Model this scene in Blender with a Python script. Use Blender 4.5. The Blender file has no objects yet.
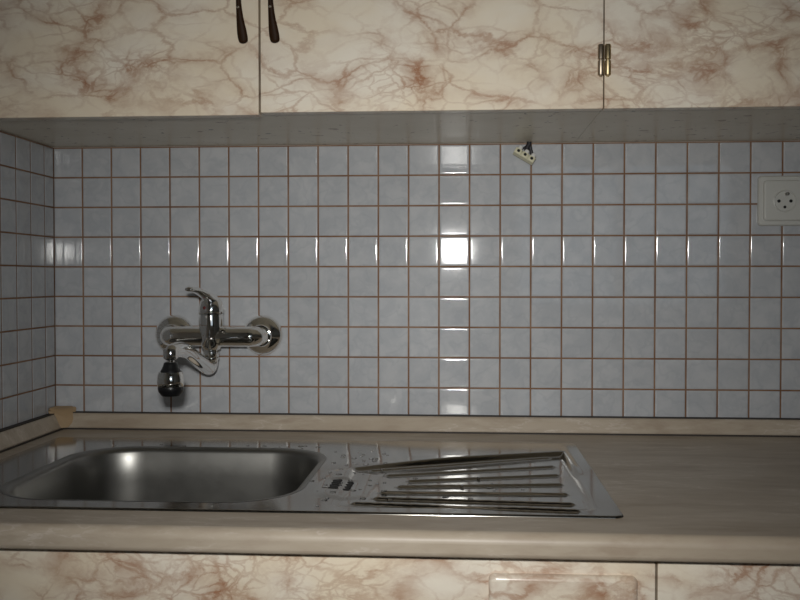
import bpy, bmesh, math, random
from mathutils import Vector, Matrix

random.seed(7)
scene = bpy.context.scene
C = scene.collection
ZB = 1.131            # measured heights are relative to the grout line at 1.131 m above the floor
R = math.radians

# ------------------------------------------------------------------ camera
cam_d = bpy.data.cameras.new('camera')
cam = bpy.data.objects.new('camera', cam_d)
C.objects.link(cam)
cam.location = (0.0412, -1.5656, -0.0198 + ZB)
cam.rotation_euler = (math.pi / 2 - 0.0225, 0, 0.0672)
cam_d.sensor_width = 36
cam_d.lens = 951.6 / 800 * 36
cam_d.clip_start = 0.02
scene.camera = cam

# ------------------------------------------------------------------ world (dull daylight outside the window)
w = bpy.data.worlds.new('world')
scene.world = w
w.use_nodes = True
w.node_tree.nodes['Background'].inputs[0].default_value = (0.72, 0.86, 1.0, 1)
w.node_tree.nodes['Background'].inputs[1].default_value = 0.8

# ------------------------------------------------------------------ the camera's flash, beside and above the lens
fl_d = bpy.data.lights.new('camera_flash', 'AREA')
fl_d.shape = 'RECTANGLE'
fl_d.size = 0.060
fl_d.size_y = 0.045
fl_d.energy = 2.05
fl_d.spread = R(74)
fl_d.color = (1.0, 0.985, 0.945)
fl = bpy.data.objects.new('camera_flash', fl_d)
C.objects.link(fl)
fl.location = (0.012, -1.56, 0.078 + ZB)
fl.rotation_euler = (math.pi / 2 - 0.110, 0, 0.022)

scene.view_settings.view_transform = 'Standard'
scene.view_settings.look = 'None'
scene.view_settings.gamma = 1
scene.view_settings.use_curve_mapping = False
scene.view_settings.exposure = 0.0
scene.cycles.sample_clamp_indirect = 4.0

# ------------------------------------------------------------------ materials
MATS = {}


def new_mat(name):
    m = bpy.data.materials.new(name)
    m.use_nodes = True
    nt = m.node_tree
    b = nt.nodes['Principled BSDF']
    MATS[name] = m
    return m, nt, b


def plain(name, col, rough=0.5, metal=0.0, spec=0.5, noise=0.0, nscale=40.0, bump=0.0):
    m, nt, b = new_mat(name)
    b.inputs['Base Color'].default_value = (*col, 1)
    b.inputs['Roughness'].default_value = rough
    b.inputs['Metallic'].default_value = metal
    b.inputs['Specular IOR Level'].default_value = spec
    if noise or bump:
        tc = nt.nodes.new('ShaderNodeTexCoord')
        n = nt.nodes.new('ShaderNodeTexNoise')
        n.inputs['Scale'].default_value = nscale
        n.inputs['Detail'].default_value = 4
        nt.links.new(tc.outputs['Object'], n.inputs['Vector'])
        if noise:
            mx = nt.nodes.new('ShaderNodeMix'); mx.data_type = 'RGBA'
            mx.inputs['A'].default_value = (*[c * (1 - noise) for c in col], 1)
            mx.inputs['B'].default_value = (*[min(1, c * (1 + noise)) for c in col], 1)
            nt.links.new(n.outputs['Fac'], mx.inputs['Factor'])
            nt.links.new(mx.outputs['Result'], b.inputs['Base Color'])
        if bump:
            bp = nt.nodes.new('ShaderNodeBump'); bp.inputs['Strength'].default_value = bump
            bp.inputs['Distance'].default_value = 0.002
            nt.links.new(n.outputs['Fac'], bp.inputs['Height'])
            nt.links.new(bp.outputs['Normal'], b.inputs['Normal'])
    return m


class NT:
    """tiny helper for building node chains"""
    def __init__(s, nt): s.nt = nt; s.L = nt.links.new

    def node(s, t, **kw):
        n = s.nt.nodes.new(t)
        for k, v in kw.items():
            setattr(n, k, v)
        return n

    def sock(s, inp, v):
        if hasattr(v, 'links'):
            s.L(v, inp)
        else:
            inp.default_value = v

    def math(s, op, a, b=0.0, c=0.0, clamp=False):
        n = s.node('ShaderNodeMath', operation=op, use_clamp=clamp)
        for i, v in enumerate((a, b, c)):
            s.sock(n.inputs[i], v)
        return n.outputs[0]

    def noise(s, vec, scale, detail=4, rough=0.55, col=False, dist=0.0):
        n = s.node('ShaderNodeTexNoise')
        s.L(vec, n.inputs['Vector'])
        n.inputs['Scale'].default_value = scale
        n.inputs['Detail'].default_value = detail
        n.inputs['Roughness'].default_value = rough
        n.inputs['Distortion'].default_value = dist
        return n.outputs['Color' if col else 'Fac']

    def ramp(s, v, a, b, lo=0.0, hi=1.0):
        n = s.node('ShaderNodeMapRange', interpolation_type='SMOOTHSTEP')
        s.sock(n.inputs['Value'], v)
        n.inputs['From Min'].default_value = a
        n.inputs['From Max'].default_value = b
        n.inputs['To Min'].default_value = lo
        n.inputs['To Max'].default_value = hi
        return n.outputs[0]

    def mix(s, f, a, b):
        n = s.node('ShaderNodeMix', data_type='RGBA')
        s.sock(n.inputs['Factor'], f)
        for k, v in (('A', a), ('B', b)):
            s.sock(n.inputs[k], v if hasattr(v, 'links') else (*v, 1))
        return n.outputs['Result']

    def warp(s, vec, scale, amt, detail=3, rough=0.5):
        c = s.noise(vec, scale, detail, rough, True)
        v = s.node('ShaderNodeVectorMath', operation='SUBTRACT'); s.L(c, v.inputs[0]); v.inputs[1].default_value = (.5, .5, .5)
        m = s.node('ShaderNodeVectorMath', operation='SCALE'); s.L(v.outputs[0], m.inputs[0]); m.inputs['Scale'].default_value = amt
        a = s.node('ShaderNodeVectorMath', operation='ADD'); s.L(vec, a.inputs[0]); s.L(m.outputs[0], a.inputs[1])
        return a.outputs[0]

    def ridge(s, n, width):
        d = s.math('ABSOLUTE', s.math('SUBTRACT', n, 0.5))
        return s.ramp(d, 0.0, width, 1.0, 0.0)


def marble_laminate(name, offset, angle):
    """cream laminate printed with reddish-brown marble veins"""
    m, nt, b = new_mat(name)
    h = NT(nt)
    tc = h.node('ShaderNodeTexCoord')
    mp = h.node('ShaderNodeMapping')
    h.L(tc.outputs['Object'], mp.inputs['Vector'])
    mp.inputs['Location'].default_value = offset
    mp.inputs['Rotation'].default_value = (0, angle, 0)
    mp.inputs['Scale'].default_value = (0.90, 1, 1.55)
    v = mp.outputs[0]
    p1 = h.warp(v, 6.0, 0.09)
    p2 = h.warp(p1, 22.0, 0.040, 6, 0.68)
    p3 = h.warp(p1, 40.0, 0.022, 5, 0.65)

    def edges(p, scale):
        n = h.node('ShaderNodeTexVoronoi', feature='DISTANCE_TO_EDGE')
        h.L(p, n.inputs['Vector']); n.inputs['Scale'].default_value = scale
        return n.outputs['Distance']
    e1, e2, e3 = edges(p2, 11.5), edges(p3, 23.0), edges(p3, 44.0)
    band = h.noise(p1, 4.6, 3.0, 0.55)                  # where the veining gathers
    mk = h.ramp(band, 0.33, 0.52)
    mk2 = h.ramp(band, 0.41, 0.58)
    fade = h.ramp(h.noise(v, 13.0, 3.0, 0.6), 0.33, 0.62, 0.12, 1.0)
    cloud = h.noise(p2, 16.0, 6.0, 0.66)
    thin1 = h.math('MULTIPLY', h.ramp(e1, 0.0, 0.050, 1.0, 0.0), 0.44)
    halo1 = h.math('MULTIPLY', h.ramp(e1, 0.0, 0.26, 1.0, 0.0), h.math('MULTIPLY', h.ramp(cloud, 0.36, 0.66), 0.74))
    thin2 = h.math('MULTIPLY', h.ramp(e2, 0.0, 0.075, 1.0, 0.0), h.math('MULTIPLY', mk, 0.44))
    thin3 = h.math('MULTIPLY', h.ramp(e3, 0.0, 0.11, 1.0, 0.0), h.math('MULTIPLY', mk2, 0.38))
    blot = h.math('MULTIPLY', h.math('MULTIPLY', h.ramp(cloud, 0.44, 0.70), mk2), 0.42)
    a = h.math('MULTIPLY', h.math('MAXIMUM', thin1, h.math('MAXIMUM', thin2, thin3)), fade)
    vein = h.math('ADD', a, h.math('MULTIPLY', h.math('MAXIMUM', blot, h.math('MULTIPLY', halo1, mk)), 0.8), clamp=True)
    base = h.mix(h.ramp(h.noise(p1, 7.0, 3.0), 0.35, 0.65), (0.79, 0.690, 0.540), (0.83, 0.765, 0.655))
    col = h.mix(vein, base, (0.36, 0.180, 0.100))
    h.L(col, b.inputs['Base Color'])
    b.inputs['Roughness'].default_value = 0.22
    b.inputs['Specular IOR Level'].default_value = 0.35
    return m


def counter_laminate(name):
    m, nt, b = new_mat(name)
    h = NT(nt)
    tc = h.node('ShaderNodeTexCoord')
    mp = h.node('ShaderNodeMapping')
    h.L(tc.outputs['Object'], mp.inputs['Vector'])
    mp.inputs['Rotation'].default_value = (0, R(15), R(-62))
    mp.inputs['Scale'].default_value = (0.50, 1.9, 1.9)
    v = h.warp(mp.outputs[0], 6.0, 0.05, 4, 0.6)
    n1 = h.noise(v, 9.0, 5.0, 0.6)
    n2 = h.noise(v, 15.0, 5.0, 0.62)
    n3 = h.noise(v, 45.0, 4.0, 0.6)
    c = h.mix(h.ramp(n1, 0.30, 0.70), (0.385, 0.320, 0.245), (0.475, 0.410, 0.330))
    c = h.mix(h.math('MULTIPLY', h.ramp(n2, 0.50, 0.72), 0.50), c, (0.265, 0.195, 0.135))
    c = h.mix(h.math('MULTIPLY', h.math('MULTIPLY', h.ridge(n2, 0.02), h.ramp(n1, .48, .6)), 0.5), c, (0.62, 0.56, 0.50))
    c = h.mix(h.math('MULTIPLY', h.ramp(n3, 0.45, 0.7), 0.22), c, (0.27, 0.195, 0.145))
    h.L(c, b.inputs['Base Color'])
    b.inputs['Roughness'].default_value = 0.42
    b.inputs['Specular IOR Level'].default_value = 0.4
    return m


def tile_glaze(name):
    m, nt, b = new_mat(name)
    h = NT(nt)
    tc = h.node('ShaderNodeTexCoord')
    oi = h.node('ShaderNodeObjectInfo')
    sc_ = h.node('ShaderNodeVectorMath', operation='SCALE')
    cb = h.node('ShaderNodeCombineXYZ')
    for i in range(3):
        h.L(oi.outputs['Random'], cb.inputs[i])
    h.L(cb.outputs[0], sc_.inputs[0]); sc_.inputs['Scale'].default_value = 37.0
    ad = h.node('ShaderNodeVectorMath', operation='ADD')
    h.L(tc.outputs['Object'], ad.inputs[0]); h.L(sc_.outputs[0], ad.inputs[1])
    v = h.warp(ad.outputs[0], 25.0, 0.03)
    n1 = h.noise(v, 38.0, 4.0, 0.55)
    n2 = h.noise(v, 24.0, 3.0, 0.5)
    c = h.mix(h.ramp(n1, 0.35, 0.68), (0.412, 0.427, 0.450), (0.465, 0.476, 0.493))
    c = h.mix(h.math('MULTIPLY', h.ridge(n2, 0.05), 0.35), c, (0.350, 0.370, 0.400))
    br = h.node('ShaderNodeHueSaturation')
    h.L(c, br.inputs['Color'])
    h.L(h.ramp(oi.outputs['Random'], 0, 1, 0.97, 1.03), br.inputs['Value'])
    h.L(br.outputs[0], b.inputs['Base Color'])
    b.inputs['Roughness'].default_value = 0.05
    b.inputs['Specular IOR Level'].default_value = 0.5
    # faint orange-peel of the glaze
    bp = h.node('ShaderNodeBump')
    bp.inputs['Strength'].default_value = 0.006
    bp.inputs['Distance'].default_value = 0.004
    h.L(h.noise(ad.outputs[0], 60.0, 1.0), bp.inputs['Height'])
    h.L(bp.outputs['Normal'], b.inputs['Normal'])
    return m


def grout_mat(name):
    m, nt, b = new_mat(name)
    h = NT(nt)
    tc = h.node('ShaderNodeTexCoord')
    n1 = h.noise(tc.outputs['Object'], 14.0, 4.0, 0.6)
    n2 = h.noise(tc.outputs['Object'], 120.0, 3.0, 0.6)
    c = h.mix(h.ramp(n1, 0.35, 0.65), (0.19, 0.105, 0.062), (0.29, 0.185, 0.120))
    c = h.mix(h.math('MULTIPLY', n2, 0.5), c, (0.15, 0.075, 0.04))
    h.L(c, b.inputs['Base Color'])
    b.inputs['Roughness'].default_value = 0.9
    b.inputs['Specular IOR Level'].default_value = 0.1
    return m


def underside_mat(name):
    """greyish beige board with rusty and dark stains of its own"""
    m, nt, b = new_mat(name)
    h = NT(nt)
    tc = h.node('ShaderNodeTexCoord')
    o = tc.outputs['Object']
    n1 = h.noise(o, 9.0, 4.0, 0.6)
    c = h.mix(h.ramp(n1, 0.3, 0.7), (0.66, 0.60, 0.475), (0.74, 0.68, 0.56))
    n2 = h.noise(o, 46.0, 3.0, 0.6)
    c = h.mix(h.math('MULTIPLY', h.ramp(n2, 0.63, 0.71), 0.75), c, (0.20, 0.10, 0.05))
    n3 = h.noise(o, 85.0, 2.0, 0.5)
    c = h.mix(h.math('MULTIPLY', h.ramp(n3, 0.70, 0.74), 0.9), c, (0.04, 0.03, 0.02))
    h.L(c, b.inputs['Base Color'])
    b.inputs['Roughness'].default_value = 0.30
    b.inputs['Specular IOR Level'].default_value = 0.35
    return m


def steel(name, rough, col, streak=0.0):
    m, nt, b = new_mat(name)
    h = NT(nt)
    tc = h.node('ShaderNodeTexCoord')
    n = h.noise(tc.outputs['Object'], 22.0, 4.0, 0.6)
    b.inputs['Base Color'].default_value = (*col, 1)
    b.inputs['Metallic'].default_value = 1.0
    h.L(h.ramp(n, 0.3, 0.7, rough * 0.93, rough * 1.07), b.inputs['Roughness'])
    if streak:
        mp = h.node('ShaderNodeMapping'); h.L(tc.outputs['Object'], mp.inputs['Vector'])
        mp.inputs['Scale'].default_value = (40, 900, 900)
        bp = h.node('ShaderNodeBump'); bp.inputs['Strength'].default_value = streak; bp.inputs['Distance'].default_value = 0.0003
        h.L(h.noise(mp.outputs[0], 1.0, 2.0), bp.inputs['Height'])
        h.L(bp.outputs['Normal'], b.inputs['Normal'])
    return m


marble_a = marble_laminate('marble_laminate_upper', (3.1, 0.0, 1.7), R(20))
marble_b = marble_laminate('marble_laminate_lower', (7.4, 2.0, 5.2), R(12))
counter_m = counter_laminate('counter_laminate')
tile_m = tile_glaze('tile_glaze')
grout_m = grout_mat('rusty_grout')
under_m = underside_mat('cabinet_board')
steel_m = steel('polished_steel', 0.12, (0.35, 0.335, 0.305))
satin_m = steel('satin_steel', 0.39, (0.28, 0.275, 0.26))
chrome_m = plain('chrome', (0.86, 0.85, 0.82), 0.045, 1.0)
black_m = plain('black_plastic', (0.008, 0.008, 0.009), 0.32)
brown_m = plain('dark_brown_handle', (0.026, 0.011, 0.004), 0.55, spec=0.12, noise=0.4, nscale=90)
bronze_m = plain('aged_brass', (0.55, 0.44, 0.26), 0.42, 1.0, noise=0.3, nscale=150)
bronze_dark_m = plain('tarnished_brass', (0.42, 0.35, 0.27), 0.42, 1.0, noise=0.3, nscale=150)
white_pl_m = plain('white_plastic', (0.50, 0.50, 0.47), 0.28)
ivory_m = plain('ivory_plastic', (0.62, 0.60, 0.44), 0.4)
white2_m = plain('terminal_white', (0.72, 0.72, 0.70), 0.4)
beige_m = plain('beige_plastic', (0.36, 0.25, 0.14), 0.5, noise=0.12, nscale=60)
dark_m = plain('dark_hole', (0.006, 0.006, 0.006), 0.7)
seal_m = plain('dark_rubber', (0.030, 0.024, 0.020), 0.7)
red_m = plain('red_mark', (0.10, 0.008, 0.010), 0.3)
cable_m = plain('dark_cable', (0.020, 0.019, 0.024), 0.5)
paint_m = plain('wall_paint', (0.62, 0.59, 0.54), 0.8, noise=0.05, nscale=6)
ceil_m = plain('ceiling_paint', (0.55, 0.53, 0.50), 0.9)
floor_m = plain('floor_lino', (0.16, 0.11, 0.075), 0.5, noise=0.3, nscale=12)
frame_m = plain('window_paint', (0.6, 0.6, 0.58), 0.4)
board_m = plain('carcass_board', (0.42, 0.37, 0.29), 0.5)
m_, nt_, b_ = new_mat('window_glass')
b_.inputs['Transmission Weight'].default_value = 1.0
b_.inputs['Roughness'].default_value = 0.0
b_.inputs['IOR'].default_value = 1.05
glass_m = m_
m_, nt_, b_ = new_mat('water')
b_.inputs['Transmission Weight'].default_value = 1.0
b_.inputs['Roughness'].default_value = 0.02
b_.inputs['IOR'].default_value = 1.33
water_m = m_

# ------------------------------------------------------------------ object helpers


def tag(o, label=None, cat=None, group=None, kind=None):
    if label: o['label'] = label
    if cat: o['category'] = cat
    if group: o['group'] = group
    if kind: o['kind'] = kind
    return o


def link(name, me, parent=None):
    o = bpy.data.objects.new(name, me)
    C.objects.link(o)
    if parent:
        o.parent = parent
        o.matrix_parent_inverse = parent.matrix_basis.inverted()
    return o


def obj(name, bm, mat, parent=None, smooth=False, angle=None):
    me = bpy.data.meshes.new(name)
    bmesh.ops.recalc_face_normals(bm, faces=bm.faces)
    if smooth:
        for f in bm.faces: f.smooth = not (len(f.verts) > 4 or f.calc_area() > 0.008)
        if angle is not None:
            for e in bm.edges:
                if len(e.link_faces) == 2 and e.calc_face_angle(0) > angle:
                    e.smooth = False
    bm.to_mesh(me); bm.free()
    for m in (mat if isinstance(mat, (list, tuple)) else [mat]):
        me.materials.append(m)
    return link(name, me, parent)


def empty(name, loc):
    o = bpy.data.objects.new(name, None)
    C.objects.link(o)
    o.location = loc
    o.empty_display_size = 0.05
    return o


def box(bm, x0, x1, y0, y1, z0, z1, bevel=0.0, seg=2):
    """z in measured heights"""
    r = bmesh.ops.create_cube(bm, size=1.0)
    vs = r['verts']
    for v in vs:
        v.co = Vector(((x0 + x1) / 2 + v.co.x * (x1 - x0), (y0 + y1) / 2 + v.co.y * (y1 - y0),
                       (z0 + z1) / 2 + v.co.z * (z1 - z0) + ZB))
    if bevel:
        es = {e for v in vs for e in v.link_edges}
        bmesh.ops.bevel(bm, geom=list(es), offset=bevel, segments=seg, affect='EDGES', profile=0.5)
    return bm


def boxo(name, dims, mat, parent=None, bevel=0.0, seg=2):
    return obj(name, box(bmesh.new(), *dims, bevel=bevel, seg=seg), mat, parent)


def lathe(bm, prof, M, n=40, cap=True):
    """profile of (radius, height) spun about local z, placed by matrix M"""
    rings = []
    for r, hgt in prof:
        if r < 1e-6:
            rings.append([bm.verts.new(M @ Vector((0, 0, hgt)))])
        else:
            rings.append([bm.verts.new(M @ Vector((r * math.cos(2 * math.pi * k / n), r * math.sin(2 * math.pi * k / n), hgt))) for k in range(n)])
    for a, b in zip(rings, rings[1:]):
        for k in range(n):
            k2 = (k + 1) % n
            if len(a) == 1 and len(b) == 1: continue
            if len(a) == 1: bm.faces.new((a[0], b[k2], b[k]))
            elif len(b) == 1: bm.faces.new((a[k], a[k2], b[0]))
            else: bm.faces.new((a[k], a[k2], b[k2], b[k]))
    if cap:
        for rg in (rings[0], rings[-1]):
            if len(rg) > 2: bm.faces.new(rg)
    return bm


def spline(pts, n=8):
    """Catmull-Rom through points of any dimension"""
    P = [Vector(p) for p in pts]
    out = []
    for i in range(len(P) - 1):
        p0, p1, p2, p3 = P[max(i - 1, 0)], P[i], P[i + 1], P[min(i + 2, len(P) - 1)]
        for k in range(n):
            t = k / n
            out.append(0.5 * ((2 * p1) + (p2 - p0) * t + (2 * p0 - 5 * p1 + 4 * p2 - p3) * t * t + (3 * p1 - p0 - 3 * p2 + p3) * t ** 3))
    out.append(P[-1])
    return out


def sweep(bm, pts, ra, rb=None, side=Vector((1, 0, 0)), n=24, round_ends=True):
    """tube along pts (z measured); ra = half width along `side`, rb = half thickness across it"""
    rb = rb or ra
    P = [Vector((p[0], p[1], p[2] + ZB)) for p in pts]
    m = len(P)
    rings = []
    secs = [(P[i], ra[i], rb[i], i) for i in range(m)]
    if round_ends:
        t0 = (P[0] - P[1]).normalized(); t1 = (P[-1] - P[-2]).normalized()
        a0, b0, a1, b1 = ra[0], rb[0], ra[-1], rb[-1]
        pre = [(P[0] + t0 * min(a0, b0) * math.sin(q), a0 * math.cos(q), b0 * math.cos(q), 0) for q in (1.45, 1.1, 0.75, 0.4)]
        post = [(P[-1] + t1 * min(a1, b1) * math.sin(q), a1 * math.cos(q), b1 * math.cos(q), m - 1) for q in (0.4, 0.75, 1.1, 1.45)]
        secs = pre + secs + post
    for p, a, b, i in secs:
        t = (P[min(i + 1, m - 1)] - P[max(i - 1, 0)]).normalized()
        u = (side - t * side.dot(t)).normalized()
        v = t.cross(u)
        rings.append([bm.verts.new(p + u * a * math.cos(2 * math.pi * k / n) + v * b * math.sin(2 * math.pi * k / n)) for k in range(n)])
    for A, B in zip(rings, rings[1:]):
        for k in range(n):
            bm.faces.new((A[k], A[(k + 1) % n], B[(k + 1) % n], B[k]))
    bm.faces.new(rings[0]); bm.faces.new(rings[-1])
    return bm


def extrude_profile(bm, prof, a, b, axis):
    """polygon prof extruded from a to b along axis 'x' (prof = y, z) or 'y' (prof = x, z)"""
    def P(q, t):
        return Vector((t, q[0], q[1] + ZB)) if axis == 'x' else Vector((q[0], t, q[1] + ZB))
    A = [bm.verts.new(P(q, a)) for q in prof]
    B = [bm.verts.new(P(q, b)) for q in prof]
    n = len(prof)
    for k in range(n):
        bm.faces.new((A[k], A[(k + 1) % n], B[(k + 1) % n], B[k]))
    bm.faces.new(A); bm.faces.new(B)
    return bm


def rounded_rect(w_, h_, r, n=6):
    pts = []
    for cx, cy, a0 in ((w_ - r, h_ - r, 0), (-w_ + r, h_ - r, 90), (-w_ + r, -h_ + r, 180), (w_ - r, -h_ + r, 270)):
        for k in range(n + 1):
            a = R(a0 + 90 * k / n)
            pts.append((cx + r * math.cos(a), cy + r * math.sin(a)))
    return pts


def plate(bm, cx, cz, loops):
    """stack of rounded rectangles (half w, half h, corner r, y) facing -y, closed at the front"""
    rings = []
    for hw, hh, r, y in loops:
        rings.append([bm.verts.new((cx + p[0], y, cz + p[1] + ZB)) for p in rounded_rect(hw, hh, r)])
    n = len(rings[0])
    for A, B in zip(rings, rings[1:]):
        for k in range(n):
            bm.faces.new((A[k], A[(k + 1) % n], B[(k + 1) % n], B[k]))
    bm.faces.new(rings[-1]); bm.faces.new(rings[0])
    return bm


# ------------------------------------------------------------------ room shell
XL, XR, YF, ZF, ZC = -0.649, 1.9, -3.0, -ZB, 2.5 - ZB
WB = 0.0045           # plane of the back wall behind the tiles
wall_back = boxo('wall_back', (XL - 0.12, XR + 0.12, WB, WB + 0.12, ZF, ZC), paint_m)
wall_left = boxo('wall_left', (XL - 0.12 - WB, XL - WB, YF, WB, ZF, ZC), paint_m)
floor = boxo('floor', (XL - 0.12, XR + 0.12, YF - 0.12, 0.12, ZF - 0.1, ZF), floor_m)
ceiling = boxo('ceiling', (XL - 0.12, XR + 0.12, YF - 0.12, 0.12, ZC, ZC + 0.1), ceil_m)
wall_right = boxo('wall_right', (XR, XR + 0.12, YF, WB, ZF, ZC), paint_m)
wx0, wx1, wz0, wz1 = 0.25, 1.35, 0.95 - ZB, 2.10 - ZB
bm = bmesh.new()
for d in ((XL - .12, wx0, ZF, ZC), (wx1, XR + .12, ZF, ZC), (wx0, wx1, ZF, wz0), (wx0, wx1, wz1, ZC)):
    box(bm, d[0], d[1], YF - 0.12, YF, d[2], d[3])
wall_front = obj('wall_front', bm, paint_m)
window_1 = empty('window_1', ((wx0 + wx1) / 2, YF - 0.06, wz0 + ZB))
bpy.context.view_layer.update()
bm = bmesh.new()
xm = (wx0 + wx1) / 2
for d in ((wx0, wx0 + .06, wz0, wz1), (wx1 - .06, wx1, wz0, wz1), (wx0 + .06, wx1 - .06, wz0, wz0 + .06), (wx0 + .06, wx1 - .06, wz1 - .06, wz1), (xm - .03, xm + .03, wz0 + .06, wz1 - .06)):
    box(bm, d[0], d[1], YF - .09, YF - .03, d[2], d[3])
obj('window_frame', bm, frame_m, window_1)
for x0, x1 in ((wx0 + .06, xm - .03), (xm + .03, wx1 - .06)):
    boxo('pane', (x0, x1, YF - .062, YF - .058, wz0 + .06, wz1 - .06), glass_m, window_1)
for o, l in ((wall_back, 'painted wall behind the tiled backsplash'), (wall_left, 'left side wall with tiled backsplash'),
             (wall_front, 'painted wall with a window behind the camera'), (wall_right, 'plain painted wall out of view at the right'),
             (floor, 'brown floor out of view'), (ceiling, 'pale ceiling out of view'), (window_1, 'window in the wall behind the camera')):
    tag(o, l, kind='structure')

# ------------------------------------------------------------------ wall tiles
GAP = 0.0015
XT1 = 1.0             # right end of tiling, counter and cabinets
YT0 = -0.635          # front end of the tiling on the left wall


def tile_mesh(w_, h_, thick=0.0045):
    rings = ((0.0032, 0.0, 0), (0.0016, 0.00016, 14), (0.0005, 0.0006, 42), (0.0, thick, 80))
    vs, ns, fs = [], [], []
    for ins, back, a in rings:
        for sx, sz in ((-1, -1), (1, -1), (1, 1), (-1, 1)):
            vs.append((sx * (w_ / 2 - ins), -thick + back, sz * (h_ / 2 - ins)))
            s, c = math.sin(R(a)), math.cos(R(a))
            n = Vector((sx * s / 1.414, -c, sz * s / 1.414)).normalized()
            ns.append(n)
    # keep straight edges lit like a roundover: split corners so each side has its own normals
    V, N, F = [], [], [(0, 1, 2, 3)]
    V += vs[:4]; N += [Vector((0, -1, 0))] * 4
    sides = ((0, 1, (0, -1)), (1, 2, (1, 0)), (2, 3, (0, 1)), (3, 0, (-1, 0)))
    for a, b, (dx, dz) in sides:
        base = len(V)
        for k, (ins, back, ang) in enumerate(rings):
            for q in (a, b):
                V.append(vs[4 * k + q]); N.append(Vector((dx * math.sin(R(ang)), -math.cos(R(ang)), dz * math.sin(R(ang)))))
        for k in range(3):
            F.append((base + 2 * k, base + 2 * k + 2, base + 2 * k + 3, base + 2 * k + 1))
    me = bpy.data.meshes.new('tile')
    me.from_pydata(V, [], F)
    for p in me.polygons:
        p.use_smooth = True
    me.update()
    # orient every face outwards
    flip = [p.index for p in me.polygons if p.normal.dot(N[p.vertices[0]] + N[p.vertices[2]]) < 0]
    if flip:
        b2 = bmesh.new(); b2.from_mesh(me); b2.faces.ensure_lookup_table()
        bmesh.ops.reverse_faces(b2, faces=[b2.faces[i] for i in flip]); b2.to_mesh(me); b2.free()
    me.normals_split_custom_set_from_vertices([n[:] for n in N])
    me.materials.append(tile_m)
    return me


tm = tile_mesh(0.05 - GAP, 0.05 - GAP)
zrows = [-0.225 + 0.05 * k for k in range(9)]
boxo('grout_bed', (XL, XT1, WB - 0.0038, WB, -0.26, 0.2007), grout_m, wall_back)
boxo('grout_bed', (XL - WB, XL - WB + 0.0038, YT0, WB, -0.26, 0.2007), grout_m, wall_left)
for i in range(-13, 20):
    for z in zrows:
        o = link('tile', tm, wall_back)
        o.location = (i * 0.05 + 0.025, WB, z + ZB)
        o.rotation_euler = (R(random.uniform(-.16, .16)), 0, R(random.uniform(-.16, .16)))
tm_narrow = tile_mesh(0.0355 - GAP, 0.05 - GAP)
for j in range(13):
    for z in zrows:
        if j == 0:
            o = link('tile', tm_narrow, wall_left); y = -0.01775
        else:
            o = link('tile', tm, wall_left); y = -0.0355 - 0.05 * (j - 1) - 0.025
        o.location = (XL - WB, y, z + ZB)
        o.rotation_euler = (R(random.uniform(-.12, .12)), 0, R(90 + random.uniform(-.1, .1)))

# ------------------------------------------------------------------ joint strips along the wall
ZCT = -0.271          # counter top
SY = -0.022


def strip_profile(sgn=1, off=0.0):
    return [(off, ZCT + 0.0015), (off + sgn * 0.0215, ZCT + 0.0015), (off + sgn * 0.0225, ZCT + 0.004), (off + sgn * 0.0130, -0.2478),
            (off + sgn * 0.0105, -0.2455), (off, -0.2455)]


trim_1 = obj('trim_1', extrude_profile(bmesh.new(), strip_profile(-1), XL + 0.0, XT1, 'x'), counter_m)
tag(trim_1, 'beige marbled joint strip along the foot of the back tiles', kind='structure')
boxo('rubber_seal', (XL, XT1, -0.0112, 0.0, -0.2455, -0.2440), seal_m, trim_1)
boxo('rubber_seal', (XL, XT1, -0.0245, -0.001, ZCT, ZCT + 0.0022), seal_m, trim_1)
trim_2 = obj('trim_2', extrude_profile(bmesh.new(), strip_profile(1, XL), -0.62, -0.0225, 'y'), counter_m)
tag(trim_2, 'beige marbled joint strip along the foot of the left wall', kind='structure')
boxo('rubber_seal', (XL, XL + 0.0112, -0.62, -0.0112, -0.2455, -0.2440), seal_m, trim_2)
boxo('rubber_seal', (XL + 0.001, XL + 0.0245, -0.62, -0.0245, ZCT, ZCT + 0.0022), seal_m, trim_2)

# beige cap over the corner where the two strips meet
bm = bmesh.new()
for p in ((XL + .001, -.001, -.2375), (XL + .001, -.034, -.2375), (XL + .038, -.001, -.2375), (XL + .001, -.030, -.2350), (XL + .034, -.001, -.2350), (XL + .001, -.001, -.2350),
          (XL + .0115, -.0380, -.2600), (XL + .0380, -.0200, -.2600), (XL + .0170, -.0370, -.2680), (XL + .0330, -.0260, -.2680), (XL + .003, -.003, -.2690),
          (XL + .022, -.0205, -.2400)):
    bm.verts.new((p[0], p[1], p[2] + ZB))
bmesh.ops.convex_hull(bm, input=bm.verts)
bmesh.ops.bevel(bm, geom=bm.edges[:], offset=0.0012, segments=2, affect='EDGES')
cap_o = obj('corner_cap', bm, beige_m, None, True, R(40))
tag(cap_o, 'small beige plastic cap over the joint strips in the corner', 'corner cap')

# ------------------------------------------------------------------ counter
YC = -0.630
sx0, sx1, sy0, sy1 = -0.596, 0.2100, -0.562, -0.114     # sink outline
bm = bmesh.new()
pf = [(sy0 + .03, -0.2965), (sy0 + .03, ZCT)]
rr = 0.011
for k in range(9):
    a = R(90 + 90 * k / 8)
    pf.append((YC + rr + rr * math.cos(a), ZCT - rr + rr * math.sin(a)))
rr = 0.005
for k in range(5):
    a = R(180 + 90 * k / 4)
    pf.append((YC + rr + rr * math.cos(a), -0.2965 + rr + rr * math.sin(a)))
extrude_profile(bm, pf, XL, XT1, 'x')
box(bm, XL, XT1, sy1 - .02, 0.003, -0.2965, ZCT)
box(bm, XL, sx0 + .03, sy0 + .03, sy1 - .02, -0.2965, ZCT)
box(bm, sx1 - .02, XT1, sy0 + .03, sy1 - .02, -0.2965, ZCT)
worktop = obj('worktop', bm, counter_m, None, True, R(30))
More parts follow.
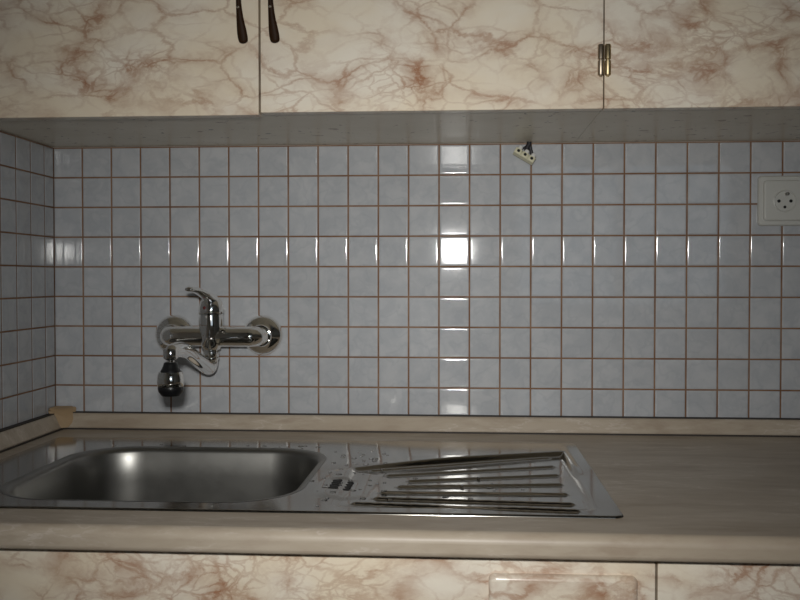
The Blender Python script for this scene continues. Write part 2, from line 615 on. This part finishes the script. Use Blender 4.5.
tag(worktop, 'beige marbled laminate worktop with rounded front edge', 'worktop')

# ------------------------------------------------------------------ sink: one pressed steel sheet with bowl and ribbed drainer
import numpy as np


def sm(t, a, b):
    t = np.clip((t - a) / (b - a), 0, 1)
    return t * t * (3 - 2 * t)


def sdf_rr(x, y, cx, cy, hw, hh, r):
    qx = np.abs(x - cx) - (hw - r); qy = np.abs(y - cy) - (hh - r)
    return np.hypot(np.maximum(qx, 0), np.maximum(qy, 0)) + np.minimum(np.maximum(qx, qy), 0) - r


BX0, BX1, BY0, BY1 = -0.512, -0.150, -0.528, -0.190     # bowl opening
RIBS = [((-0.0788, -0.3290), (0.1607, -0.2225)), ((-0.0553, -0.3595), (0.1604, -0.2853)), ((-0.0254, -0.3916), (0.1609, -0.3418)), ((-0.0367, -0.4267), (0.1596, -0.3994)), ((-0.0543, -0.4604), (0.1597, -0.4554)), ((-0.0583, -0.4933), (0.1607, -0.5080)), ((-0.0796, -0.5218), (0.1618, -0.5455))]


def axis_pts(a, b, bands, fine, coarse):
    out = [a]
    while out[-1] < b - 1e-6:
        p = out[-1]
        if min(p - a, b - p) < .004:
            out.append(min(b, p + .0004)); continue
        st = fine if any(l <= p <= h_ for l, h_ in bands) else coarse
        out.append(min(b, p + st))
    return np.array(out)


xs = axis_pts(sx0, sx1, [(sx0, sx0 + .014), (BX0 - .004, BX0 + .05), (BX1 - .05, BX1 + .004), (sx1 - .05, sx1)], .0012, .0035)
ys = axis_pts(sy0, sy1, [(sy0 + .004, sy0 + .07), (BY1 - .05, BY1 + .004), (sy1 - .06, sy1)], .0012, .0019)
X, Y = np.meshgrid(xs, ys, indexing='ij')
H = np.zeros_like(X)
d_out = -sdf_rr(X, Y, (sx0 + sx1) / 2, (sy0 + sy1) / 2, (sx1 - sx0) / 2, (sy1 - sy0) / 2, 0.012)
H += 0.0024 * np.sqrt(np.clip(1 - (1 - np.clip(d_out / 0.0024, 0, 1)) ** 2, 0, 1))      # rolled rim
# drainer panel, sunk with a soft step; its back edge follows the first rib
dd = -sdf_rr(X, Y, 0.040, -0.355, 0.146, 0.186, 0.018)
(ra_, rb_) = RIBS[0]
rl = math.hypot(rb_[0] - ra_[0], rb_[1] - ra_[1])
dl = ((X - ra_[0]) * (rb_[1] - ra_[1]) - (Y - ra_[1]) * (rb_[0] - ra_[0])) / rl + 0.014     # distance in front of that line
dd = np.minimum(dd, dl)
H += 0.0048 * np.clip((-0.126 - Y) / 0.13, 0, 1) * sm(X, -0.15, 0.03) * sm(0.196 - X, 0.0, 0.016) * sm(Y, -0.375, -0.300) * (1 - sm(dd, 0.0, 0.008))   # back border of the drainer rises to the step

H -= 0.0042 * sm(dd, 0.0, 0.010)
H += 0.048 * np.clip(-0.28 - Y, 0, 0.25) ** 2 * sm(dd, 0.0, 0.012)      # the panel dishes up a little towards the front
# raised kidney between bowl and drainer with the overflow in it
dk = -sdf_rr(X, Y, -0.100, -0.418, 0.034, 0.088, 0.030)
H += 0.0016 * sm(dk, 0.0, 0.016)
dk2 = -sdf_rr(X, Y, -0.108, -0.425, 0.020, 0.036, 0.018)
H -= 0.0020 * sm(dk2, 0.0, 0.010)
dmin = np.full_like(X, 1.0)
for (ax, ay), (bx_, by_) in RIBS:
    L2 = (bx_ - ax) ** 2 + (by_ - ay) ** 2
    t = np.clip(((X - ax) * (bx_ - ax) + (Y - ay) * (by_ - ay)) / L2, 0, 1)
    dr = np.hypot(X - ax - t * (bx_ - ax), Y - ay - t * (by_ - ay))
    dmin = np.minimum(dmin, dr)
H += 0.0028 * (1 - sm(dmin, 0.0005, 0.0046))
H += 0.0002 * np.clip(1 - dmin / 0.027, 0, 1) ** 2      # hollow channels between the ribs
db = -sdf_rr(X, Y, (BX0 + BX1) / 2, (BY0 + BY1) / 2, (BX1 - BX0) / 2, (BY1 - BY0) / 2, 0.085)
deck_z = ZCT + 0.0024
# the outer lip turns down to the counter
nx, ny = len(xs), len(ys)
corner_cut = d_out < -1e-4
Hc = np.where(corner_cut, 0.0, H) + ZCT + ZB
ccx, ccy = np.clip(X, sx0 + .012, sx1 - .012), np.clip(Y, sy0 + .012, sy1 - .012)     # snap stray corner points onto the rounded outline
ln = np.maximum(np.hypot(X - ccx, Y - ccy), 1e-9)
kk = np.where(ln > .012, .012 / ln, 1.0)
X, Y = ccx + (X - ccx) * kk, ccy + (Y - ccy) * kk
verts = [(float(X[i, j]), float(Y[i, j]), float(Hc[i, j])) for i in range(nx) for j in range(ny)]
faces, mats = [], []
for i in range(nx - 1):
    for j in range(ny - 1):
        if d_out[i:i + 2, j:j + 2].min() < -0.0012 or db[i:i + 2, j:j + 2].min() > 0.0:
            continue
        faces.append((i * ny + j, (i + 1) * ny + j, (i + 1) * ny + j + 1, i * ny + j + 1))
        mats.append(0)
me = bpy.data.meshes.new('sink_sheet')
me.from_pydata(verts, [], faces)
me.materials.append(steel_m)
me.polygons.foreach_set('material_index', mats)
me.polygons.foreach_set('use_smooth', [True] * len(faces))
me.update()
sink = empty('kitchen_sink', ((sx0 + sx1) / 2, (sy0 + sy1) / 2, ZCT + ZB))
tag(sink, 'stainless steel inset sink with a bowl and ribbed drainer', 'sink')
bpy.context.view_layer.update()
sheet = link('sink_sheet', me, sink)
tag(sheet, 'pressed steel deck with fanned drainer ribs')
# bowl: rounded-rectangle loops from the lip down to the floor
prof = [(-0.0025, 0.0002), (-0.001, 0.0004), (0.0, 0.0002)]
for k in range(1, 11):
    a = R(75 * k / 10)
    prof.append((0.010 * math.sin(a), -0.010 * (1 - math.cos(a))))
i0, h0 = prof[-1]
for k in range(1, 13):                                  # the wall steepens on the way down
    a = R(75 + 14.6 * min(1, k / 5))
    i0 += 0.0080 * math.cos(a); h0 -= 0.0080 * math.sin(a)
    prof.append((i0, h0))
i0, h0 = prof[-1]
for k in range(1, 11):
    a = R(2.5 + 85.5 * k / 10)
    prof.append((i0 + 0.034 * (math.cos(R(2.5)) - math.cos(a)), h0 - 0.034 * (math.sin(a) - math.sin(R(2.5)))))
bm = bmesh.new()
loops = []
for ins_, hz in prof:
    hw, hh = (BX1 - BX0) / 2 - ins_, (BY1 - BY0) / 2 - ins_
    loops.append([bm.verts.new(((BX0 + BX1) / 2 + p[0], (BY0 + BY1) / 2 + p[1], deck_z + hz + ZB)) for p in rounded_rect(hw, hh, max(0.018, 0.085 - ins_ * 0.7), 14)])
nl = len(loops[0])
for A, B in zip(loops, loops[1:]):
    for k in range(nl):
        bm.faces.new((A[k], A[(k + 1) % nl], B[(k + 1) % nl], B[k]))
bowl_z = deck_z + prof[-1][1] - 0.004
dcx, dcy = (BX0 + BX1) / 2, (BY0 + BY1) / 2
inner = [bm.verts.new((dcx + 0.043 * (v.co.x - dcx) / math.hypot(v.co.x - dcx, v.co.y - dcy), dcy + 0.043 * (v.co.y - dcy) / math.hypot(v.co.x - dcx, v.co.y - dcy), bowl_z + ZB)) for v in loops[-1]]
for k in range(nl):
    bm.faces.new((loops[-1][k], loops[-1][(k + 1) % nl], inner[(k + 1) % nl], inner[k]))
bm.faces.new(inner)
for f in bm.faces: f.smooth = True
bme = bpy.data.meshes.new('bowl')
bmesh.ops.recalc_face_normals(bm, faces=bm.faces)
bm.to_mesh(bme); bm.free()
bme.materials.append(satin_m)
tag(link('bowl', bme, sink), 'deep satin steel bowl')
def height_at(x, y):
    i = int(np.clip(np.searchsorted(xs, x), 0, nx - 1)); j = int(np.clip(np.searchsorted(ys, y), 0, ny - 1))
    return float(Hc[i, j])


# overflow slots
for k in range(4):
    for q, xq in enumerate((-0.114, -0.100)):
        bm = bmesh.new()
        yq = -0.447 + k * 0.0135
        sweep(bm, [(xq - .0045, yq, height_at(xq, yq) - ZB + .0003), (xq + .0045, yq + .003, height_at(xq, yq) - ZB + .0003)], [.0030] * 2, [.0012] * 2, side=Vector((0, 1, 0)), n=12)
        obj('overflow_slot', bm, dark_m, sink, True)
# drain strainer
zb = bowl_z
bm = bmesh.new()
lathe(bm, [(0.0, 0.001), (0.012, 0.0012), (0.030, 0.002), (0.039, 0.0045), (0.042, 0.004), (0.043, 0.0)], Matrix.Translation((dcx, dcy, zb + ZB + .0003)), 40, False)
obj('drain_strainer', bm, chrome_m, sink, True)
# water drops on the steel
bm = bmesh.new()


rnd = random.Random(3)
for k in range(158):
    if k < 70: x, y = rnd.uniform(BX0 + .03, BX1 - .005), rnd.uniform(BY1 - .055, BY1 + .02)
    elif k < 130: x, y = rnd.gauss(-0.09, 0.04), rnd.uniform(-.54, -.20)
    else: x, y = rnd.uniform(-0.05, .12), rnd.gauss(-.42, .035)
    if x > sx1 - .02: continue
    r = rnd.uniform(.0008, .0024)
    z = height_at(x, y) + .0003
    if BX0 < x < BX1 and BY0 < y < BY1:
        ins_ = min(x - BX0, BX1 - x, BY1 - y)
        if ins_ > .010 or k % 3: continue
        r *= .6
        z = deck_z + ZB + float(np.interp(ins_, [p[0] for p in prof], [p[1] for p in prof]))
    n = 10
    st = rnd.uniform(1, 2.2)
    rings = []
    for rr_, hh in ((1, -.2), (.85, .22), (.45, .40)):
        rings.append([bm.verts.new((x + r * st * rr_ * math.cos(2 * math.pi * q / n), y + r * rr_ * math.sin(2 * math.pi * q / n), z + r * hh)) for q in range(n)])
    top = bm.verts.new((x, y, z + r * .46))
    for A, B in zip(rings, rings[1:]):
        for q in range(n): bm.faces.new((A[q], A[(q + 1) % n], B[(q + 1) % n], B[q]))
    for q in range(n): bm.faces.new((rings[-1][q], rings[-1][(q + 1) % n], top))
    bm.faces.new(rings[0])
drops = obj('water_droplets', bm, water_m, None, True)
tag(drops, 'scattered clear water droplets lying on the steel sink', 'water', kind='stuff')

# ------------------------------------------------------------------ wall-mounted mixer tap
FX0, FX1, FZ, FY = -0.4424, -0.2930, -0.1140, -0.045
FXC = (FX0 + FX1) / 2 - 0.001
tap = empty('mixer_tap', (FXC, 0, FZ + ZB))
tag(tap, 'chrome wall-mounted single-lever mixer tap with long spout above the bowl', 'tap')
bpy.context.view_layer.update()
wallM = lambda x, z: Matrix.Translation((x, 0, z + ZB)) @ Matrix.Rotation(math.pi / 2, 4, 'X')   # local z -> -y
for x in (FX0, FX1):
    bm = bmesh.new()
    lathe(bm, [(0.0330, 0.0), (0.0338, 0.0015), (0.0334, 0.0040), (0.0316, 0.0080), (0.0280, 0.0120), (0.0230, 0.0152), (0.0190, 0.0168), (0.0172, 0.0190), (0.0172, 0.0225), (0.0150, 0.0230)], wallM(x, FZ), 48, False)
    obj('wall_flange', bm, chrome_m, tap, True, R(50))
# body: two arms bent back into the wall plus the upright cartridge housing
bm = bmesh.new()
ar = 0.0165
for x, s in ((FX0, 1), (FX1, -1)):
    pts = spline([(x, -0.019, FZ), (x, -0.026, FZ), (x + s * .003, -0.036, FZ), (x + s * .010, FY + .0015, FZ), (x + s * .020, FY, FZ), (FXC, FY, FZ)], 7)
    rad = [0.0140] * 7 + [0.0152] * 7 + [ar] * (len(pts) - 14)
    sweep(bm, pts, rad, side=Vector((0, 0, 1)), n=32, round_ends=False)
M = Matrix.Translation((FXC, FY, ZB))
lathe(bm, [(0.0, -0.1360), (0.012, -0.1360), (0.0145, -0.1345), (0.0165, -0.1290), (0.0190, -0.1210), (0.0198, -0.1120), (0.0198, -0.0850), (0.0192, -0.0800), (0.0192, -0.0775), (0.0, -0.0775)], M, 48, False)
obj('body', bm, chrome_m, tap, True, R(50))
# lever: domed cap and an upswept blade
bm = bmesh.new()
lathe(bm, [(0.0, -0.0765), (0.0196, -0.0765), (0.0203, -0.0750), (0.0200, -0.0700), (0.0192, -0.0640), (0.0175, -0.0570), (0.013, -0.0520), (0.0, -0.0495)], M, 48, False)
pts = spline([(-.366, FY + .013, -.0710), (-.366, FY + .008, -.0610), (-.3665, FY - .010, -.0520), (-.368, FY - .038, -.0455), (-.371, FY - .072, -.0385), (-.3745, FY - .103, -.0360)], 6)
n_ = len(pts)
wid = [0.0155 - 0.0085 * (i / (n_ - 1)) ** 0.9 for i in range(n_)]
thk = [0.0115 - 0.0080 * (i / (n_ - 1)) ** 0.8 for i in range(n_)]
sweep(bm, pts, wid, thk, n=28)
lever = obj('lever', bm, chrome_m, tap, True, R(60))
# red mark on the front of the cap
bm = bmesh.new()
lathe(bm, [(0.0, 0.0012), (0.0022, 0.0008), (0.0027, 0.0), (0.0027, -0.003)], Matrix.Translation((FXC - .006, FY - .0187, -0.0668 + ZB)) @ Matrix.Rotation(R(80), 4, 'X') @ Matrix.Rotation(R(-18), 4, 'Y'), 20, False)
tag(obj('temperature_mark', bm, red_m, lever, True), 'dark red dot on the lever cap')
# spout
bm = bmesh.new()
SPY = -0.260
pts = spline([(FXC, FY, -.143), (FXC, FY - .001, -.155), (FXC, FY - .009, -.1630), (FXC, FY - .026, -.1615), (FXC, FY - .060, -.1515), (FXC, FY - .130, -.1300), (FXC, FY - .160, -.1235),
              (FXC, FY - .182, -.1215), (FXC, SPY + .010, -.1215), (FXC, SPY + .003, -.1235), (FXC, SPY, -.1270)], 6)
sweep(bm, pts, [0.0112 - 0.0025 * min(1, max(0, (i - 42) / 12)) for i in range(len(pts))], side=Vector((1, 0, 0)), n=28, round_ends=False)
spout = obj('spout', bm, chrome_m, tap, True, R(60))
bm = bmesh.new()
lathe(bm, [(0.0, -0.1520), (0.0118, -0.1520), (0.0126, -0.1505), (0.0126, -0.1475), (0.0119, -0.1465), (0.0126, -0.1455), (0.0126, -0.1365), (0.0115, -0.1350), (0, -.1350)], M, 40, False)
obj('swivel_nut', bm, chrome_m, spout, True, R(40))
# spray head at the tip
MS = Matrix.Translation((FXC, SPY, ZB))
bm = bmesh.new()
lathe(bm, [(0, -.1180), (.0096, -.1180), (.0102, -.1190), (.0102, -.1270), (.0096, -.1277), (.0102, -.1284), (.0102, -.1308), (.0085, -.1325), (.0052, -.1340), (.0052, -.1375), (0, -.1375)], MS, 36, False)
head = obj('spray_head', bm, chrome_m, tap, True, R(40))
bm = bmesh.new()
lathe(bm, [(0, -.1368), (.0075, -.1368), (.0092, -.1380), (.0102, -.1415), (.0122, -.1462), (.0138, -.1485), (.0143, -.1510), (0, -.1510)], MS, 40, False)
obj('collar', bm, black_m, head, True, R(50))
bm = bmesh.new()
lathe(bm, [(0.0140, -.1500), (.0162, -.1503), (.0176, -.1540), (.0185, -.1600), (.0187, -.1650), (.0182, -.1700), (.0172, -.1712), (0.014, -.1712)], MS, 44, False)
obj('sleeve', bm, chrome_m, head, True, R(50))
bm = bmesh.new()
lathe(bm, [(0.0, -.1695), (.0174, -.1705), (.0178, -.1735), (.0168, -.1780), (.0142, -.1815), (.0125, -.1838), (.0, -.1840)], MS, 40, False)
obj('nozzle', bm, black_m, head, True, R(50))

# ------------------------------------------------------------------ upper cabinets
ZU = 0.2008           # underside
ZUT = 0.80            # top
YUC, YUD = -0.300, -0.319
HANDLE_Z0 = 0.2865


def upper_cabinet(x0, x1, label):
    cb = empty('wall_cabinet', ((x0 + x1) / 2, YUC / 2, ZU + ZB))
    tag(cb, label, 'cabinet')
    bpy.context.view_layer.update()
    bm = bmesh.new()
    box(bm, x0, x0 + .016, YUC, 0, ZU + .0165, ZUT)
    box(bm, x1 - .016, x1, YUC, 0, ZU + .0165, ZUT)
    box(bm, x0 + .016, x1 - .016, YUC, 0, ZUT - .016, ZUT)
    box(bm, x0 + .016, x1 - .016, -0.012, -0.004, ZU + .0165, ZUT - .016)
    obj('carcass', bm, board_m, cb)
    boxo('bottom_panel', (x0, x1, YUC, -0.0005, ZU + .0005, ZU + .0165), under_m, cb)
    return cb


def door(cb, x0, x1, z0, z1, mat, yb=YUC, yf=YUD):
    d = boxo('door', (x0, x1, yf, yb - .0005, z0, z1), mat, cb, bevel=0.0011, seg=2)
    return d


def pull(parent, x, lean):
    bm = bmesh.new()
    z0, z1 = HANDLE_Z0, HANDLE_Z0 + .125
    path = []
    prof = [(0, .0062), (.04, .0066), (.12, .0061), (.25, .0045), (.4, .0034), (.5, .0031), (.6, .0034), (.75, .0045), (.88, .0061), (.96, .0066), (1, .0062)]
    wr, tr = [], []
    for t, wd in prof:
        bow = math.sin(math.pi * t)
        path.append((x + lean * (1 - bow), YUD - .009 - .012 * bow, z0 + .006 + t * (z1 - z0 - .012)))
        wr.append(wd); tr.append(.0040 - .001 * bow)
    pts = spline([(p[0], p[1], p[2]) for p in path], 5)
    wv = spline([(a, b, 0) for a, b in zip(wr, tr)], 5)
    sweep(bm, pts, [v.x for v in wv], [v.y for v in wv], n=20)
    for t in (.07, .93):
        sweep(bm, [(x + lean, YUD + .001, z0 + t * (z1 - z0)), (x + lean, YUD - .010, z0 + t * (z1 - z0))], [.0038] * 2, n=14, round_ends=False)
    hd = obj('handle', bm, brown_m, parent, True, R(60))
    for t in (.36, .64):
        b2 = bmesh.new()
        lathe(b2, [(0, .0022), (.0010, .0019), (.0016, .0010), (.0016, -.001)], Matrix.Translation((x + .0002, YUD - .0235, z0 + t * (z1 - z0) + ZB)) @ Matrix.Rotation(math.pi / 2, 4, 'X'), 14, False)
        obj('screw', b2, chrome_m, hd, True)
    return hd


def hinge(parent, x, z0, z1, mat):
    bm = bmesh.new()
    zm = (z0 + z1) / 2
    r = .0040
    lathe(bm, [(0, z0 - .0012), (.0014, z0 - .0010), (.0018, z0), (r * .8, z0 + .0006), (r, z0 + .0022), (r, zm - .0011), (r * .62, zm - .0006), (r * .62, zm + .0006), (r, zm + .0011), (r, z1 - .0022), (r * .8, z1 - .0006), (0, z1)],
          Matrix.Translation((x, YUD - .0028, ZB)), 24, False)
    box(bm, x - .0025, x + .0025, YUD - .0025, YUD + .004, z0 + .003, z1 - .003)
    return obj('hinge', bm, mat, parent, True, R(40))


XS1, XS2, XE = -0.2285, 0.2205, XT1
ua = upper_cabinet(XL + .0005, XS2 - .0002, 'marble-patterned wall cabinet with two brown-handled doors meeting above the tap')
d1 = door(ua, XL + .002, XS1 - .0013, ZU - .0045, ZUT, marble_a)
d2 = door(ua, XS1 + .0013, XS2 - .0007, ZU - .0015, ZUT, marble_a)
pull(d1, -0.2515, .0035); pull(d2, -0.2095, .0035)
hinge(d2, XS2 - .0044, 0.2405, 0.2815, bronze_dark_m)
hinge(d2, XS2 - .0044, 0.690, 0.731, bronze_dark_m)
ub = upper_cabinet(XS2 + .0002, XE, 'marble-patterned wall cabinet at the right, above the power socket')
d3 = door(ub, XS2 + .0007, XS2 + .39, ZU - .0015, ZUT, marble_a)
d4 = door(ub, XS2 + .3926, XE - .001, ZU - .0015, ZUT, marble_a)
hinge(d3, XS2 + .0046, 0.2405, 0.2815, bronze_m)
hinge(d3, XS2 + .0046, 0.690, 0.731, bronze_m)
pull(d3, XS2 + .372, .0035); pull(d4, XS2 + .414, .0035)

# ------------------------------------------------------------------ base cabinets
YBC, YBD = -0.586, -0.604
ZBT = -0.2970
XB = 0.2340


def base_cabinet(x0, x1, label):
    cb = empty('base_cabinet', ((x0 + x1) / 2, YBC / 2, 0))
    tag(cb, label, 'cabinet')
    bpy.context.view_layer.update()
    bm = bmesh.new()
    box(bm, x0, x0 + .016, YBC, -.001, ZF + .10, ZBT - .0005)
    box(bm, x1 - .016, x1, YBC, -.001, ZF + .10, ZBT - .0005)
    box(bm, x0 + .016, x1 - .016, YBC, -.001, ZF + .10, ZF + .116)
    box(bm, x0 + .016, x1 - .016, -.012, -.002, ZF + .116, ZBT - .0005)
    box(bm, x0 + .016, x1 - .016, YBC, YBC + .05, ZBT - .06, ZBT - .0005)
    obj('carcass', bm, board_m, cb)
    boxo('plinth', (x0, x1, YBC + .05, YBC + .066, ZF, ZF + .0995), seal_m, cb)
    return cb


ba = base_cabinet(XL + .0005, XB - .0002, 'marble-patterned base cabinet under the sink with a raised grip panel')
ff = boxo('false_front', (XL + .002, XB - .0010, YBD, YBC - .0005, -0.460, ZBT - .0018), marble_b, ba, bevel=.0011)
bm = bmesh.new()
gcx, ghw = (0.0665 + 0.2145) / 2, (0.2145 - 0.0665) / 2
gz1, gz0 = -0.3175, -0.4250
gcz, ghh = (gz0 + gz1) / 2, (gz1 - gz0) / 2
plate(bm, gcx, gcz, [(ghw, ghh, .006, YBD + .001), (ghw, ghh, .006, YBD - .004), (ghw - .0008, ghh - .0008, .006, YBD - .0062), (ghw - .0025, ghh - .0025, .006, YBD - .0078), (ghw - .005, ghh - .005, .005, YBD - .0085)])
tag(obj('grip_panel', bm, marble_b, ff, True, R(50)), 'raised rounded rectangular panel')
xm = (XL + XB) / 2
for x0, x1 in ((XL + .002, xm - .0013), (xm + .0013, XB - .0010)):
    boxo('door', (x0, x1, YBD, YBC - .0005, ZF + .105, -0.463), marble_b, ba, bevel=.0011)
bb = base_cabinet(XB + .0002, XT1, 'marble-patterned base cabinet under the bare right end of the worktop')
xm = (XB + XT1) / 2
for x0, x1 in ((XB + .0012, xm - .0013), (xm + .0013, XT1 - .001)):
    boxo('door', (x0, x1, YBD, YBC - .0005, ZF + .105, ZBT - .0018), marble_b, bb, bevel=.0011)

# ------------------------------------------------------------------ power socket
SX, SZ = 0.5500, 0.1045
sock = empty('power_socket', (SX, 0, SZ + ZB))
tag(sock, 'white square power socket on the tiled wall at the right edge', 'socket')
bpy.context.view_layer.update()
bm = bmesh.new()
plate(bm, SX, SZ, [(.0395, .0400, .006, 0.0), (.0395, .0400, .006, -.004), (.0388, .0393, .006, -.0058), (.0370, .0375, .0055, -.0068)])
obj('frame', bm, white_pl_m, sock, True, R(50))
bm = bmesh.new()
plate(bm, SX, SZ, [(.0325, .0325, .006, -.0060), (.0325, .0325, .006, -.0095), (.0318, .0318, .006, -.0108), (.0300, .0300, .006, -.0115)])
cover = obj('cover', bm, white_pl_m, sock, True, R(50))
bm = bmesh.new()
lathe(bm, [(.0180, .0108), (.0178, .0128), (.0168, .0132), (.0160, .0126), (.0154, .0118), (0.0, .0116)], wallM(SX, SZ - .001), 40, False)
ins = obj('socket_insert', bm, white_pl_m, sock, True, R(50))
for dx in (-.0093, .0093):
    bm = bmesh.new(); lathe(bm, [(0.0026, .0110), (.0026, .0124), (0, .0124)], wallM(SX + dx, SZ - .001), 20, False)
    obj('socket_hole', bm, dark_m, sock)
bm = bmesh.new(); lathe(bm, [(0.0023, .0110), (.0023, .0124), (0, .0124)], wallM(SX, SZ - .0105), 20, False)
obj('cover_screw', bm, dark_m, sock)
bm = bmesh.new(); lathe(bm, [(.0026, .0110), (.0026, .0185), (.0020, .0205), (0, .0210)], wallM(SX + .0025, SZ + .0100), 20, False)
obj('earth_pin', bm, plain('pin_metal', (.25, .24, .22), .35, 1.0), sock, True, R(50))

# ------------------------------------------------------------------ terminal block dangling from the cabinet
TX, TY, TZ = 0.1385, -0.016, 0.1790
tb = empty('terminal_block', (TX, TY, TZ + ZB))
tag(tb, 'small white three-way wire terminal block dangling under the wall cabinet', 'terminal block')
bpy.context.view_layer.update()
TR = Matrix.Translation((TX, TY, TZ + ZB)) @ Matrix.Rotation(R(31), 4, 'Y') @ Matrix.Rotation(R(-18), 4, 'X')


def tmesh(name, bm, mat, smooth=True):
    bm.transform(TR)
    return obj(name, bm, mat, tb, smooth, R(40))


bm = bmesh.new()
for k in (-1, 0, 1):
    box(bm, k * .0122 - .0058, k * .0122 + .0058, -.0060, .0060, -.0062 - ZB, .0034 - ZB, bevel=.0014)
box(bm, -.0125, .0125, -.0035, .0045, -.0050 - ZB, .0015 - ZB)
box(bm, -.0178, .0178, -.0050, .0050, -.0066 - ZB, -.0052 - ZB)
tmesh('housing', bm, ivory_m)
for k in (-1, 0, 1):
    bm = bmesh.new()
    lathe(bm, [(0, .0030), (.0042, .0030), (.0042, .0085), (.0036, .0094), (.0026, .0094), (.0024, .0075), (0, .0075)], Matrix.Translation((k * .0122, 0, 0)), 20, False)
    tmesh('screw_tower', bm, white2_m)
    bm = bmesh.new()
    lathe(bm, [(.0025, .0040), (.0025, .00635), (0, .00635)], Matrix.Translation((k * .0122, 0, -.0012)) @ Matrix.Rotation(math.pi / 2, 4, 'X'), 18, False)
    tmesh('wire_hole', bm, dark_m)
bm = bmesh.new()
pts = spline([(TX + .0075, -.010, ZU + .002), (TX + .0070, -.011, .197), (TX + .0035, -.012, .190), (TX + .0030, -.0130, .1800)], 6)
sweep(bm, pts, [.0040] * len(pts), n=16)
pts = spline([(TX + .0085, -.009, ZU + .002), (TX + .0085, -.011, .195), (TX + .0105, -.0115, .187), (TX + .0125, -.0120, .1740)], 6)
sweep(bm, pts, [.0028] * len(pts), n=14)
pts = spline([(TX + .0065, -.009, ZU + .002), (TX + .0045, -.011, .196), (TX - .0040, -.0115, .190), (TX - .0095, -.0120, .1860)], 6)
sweep(bm, pts, [.0014] * len(pts), n=12)
obj('cable', bm, cable_m, tb, True, R(60))
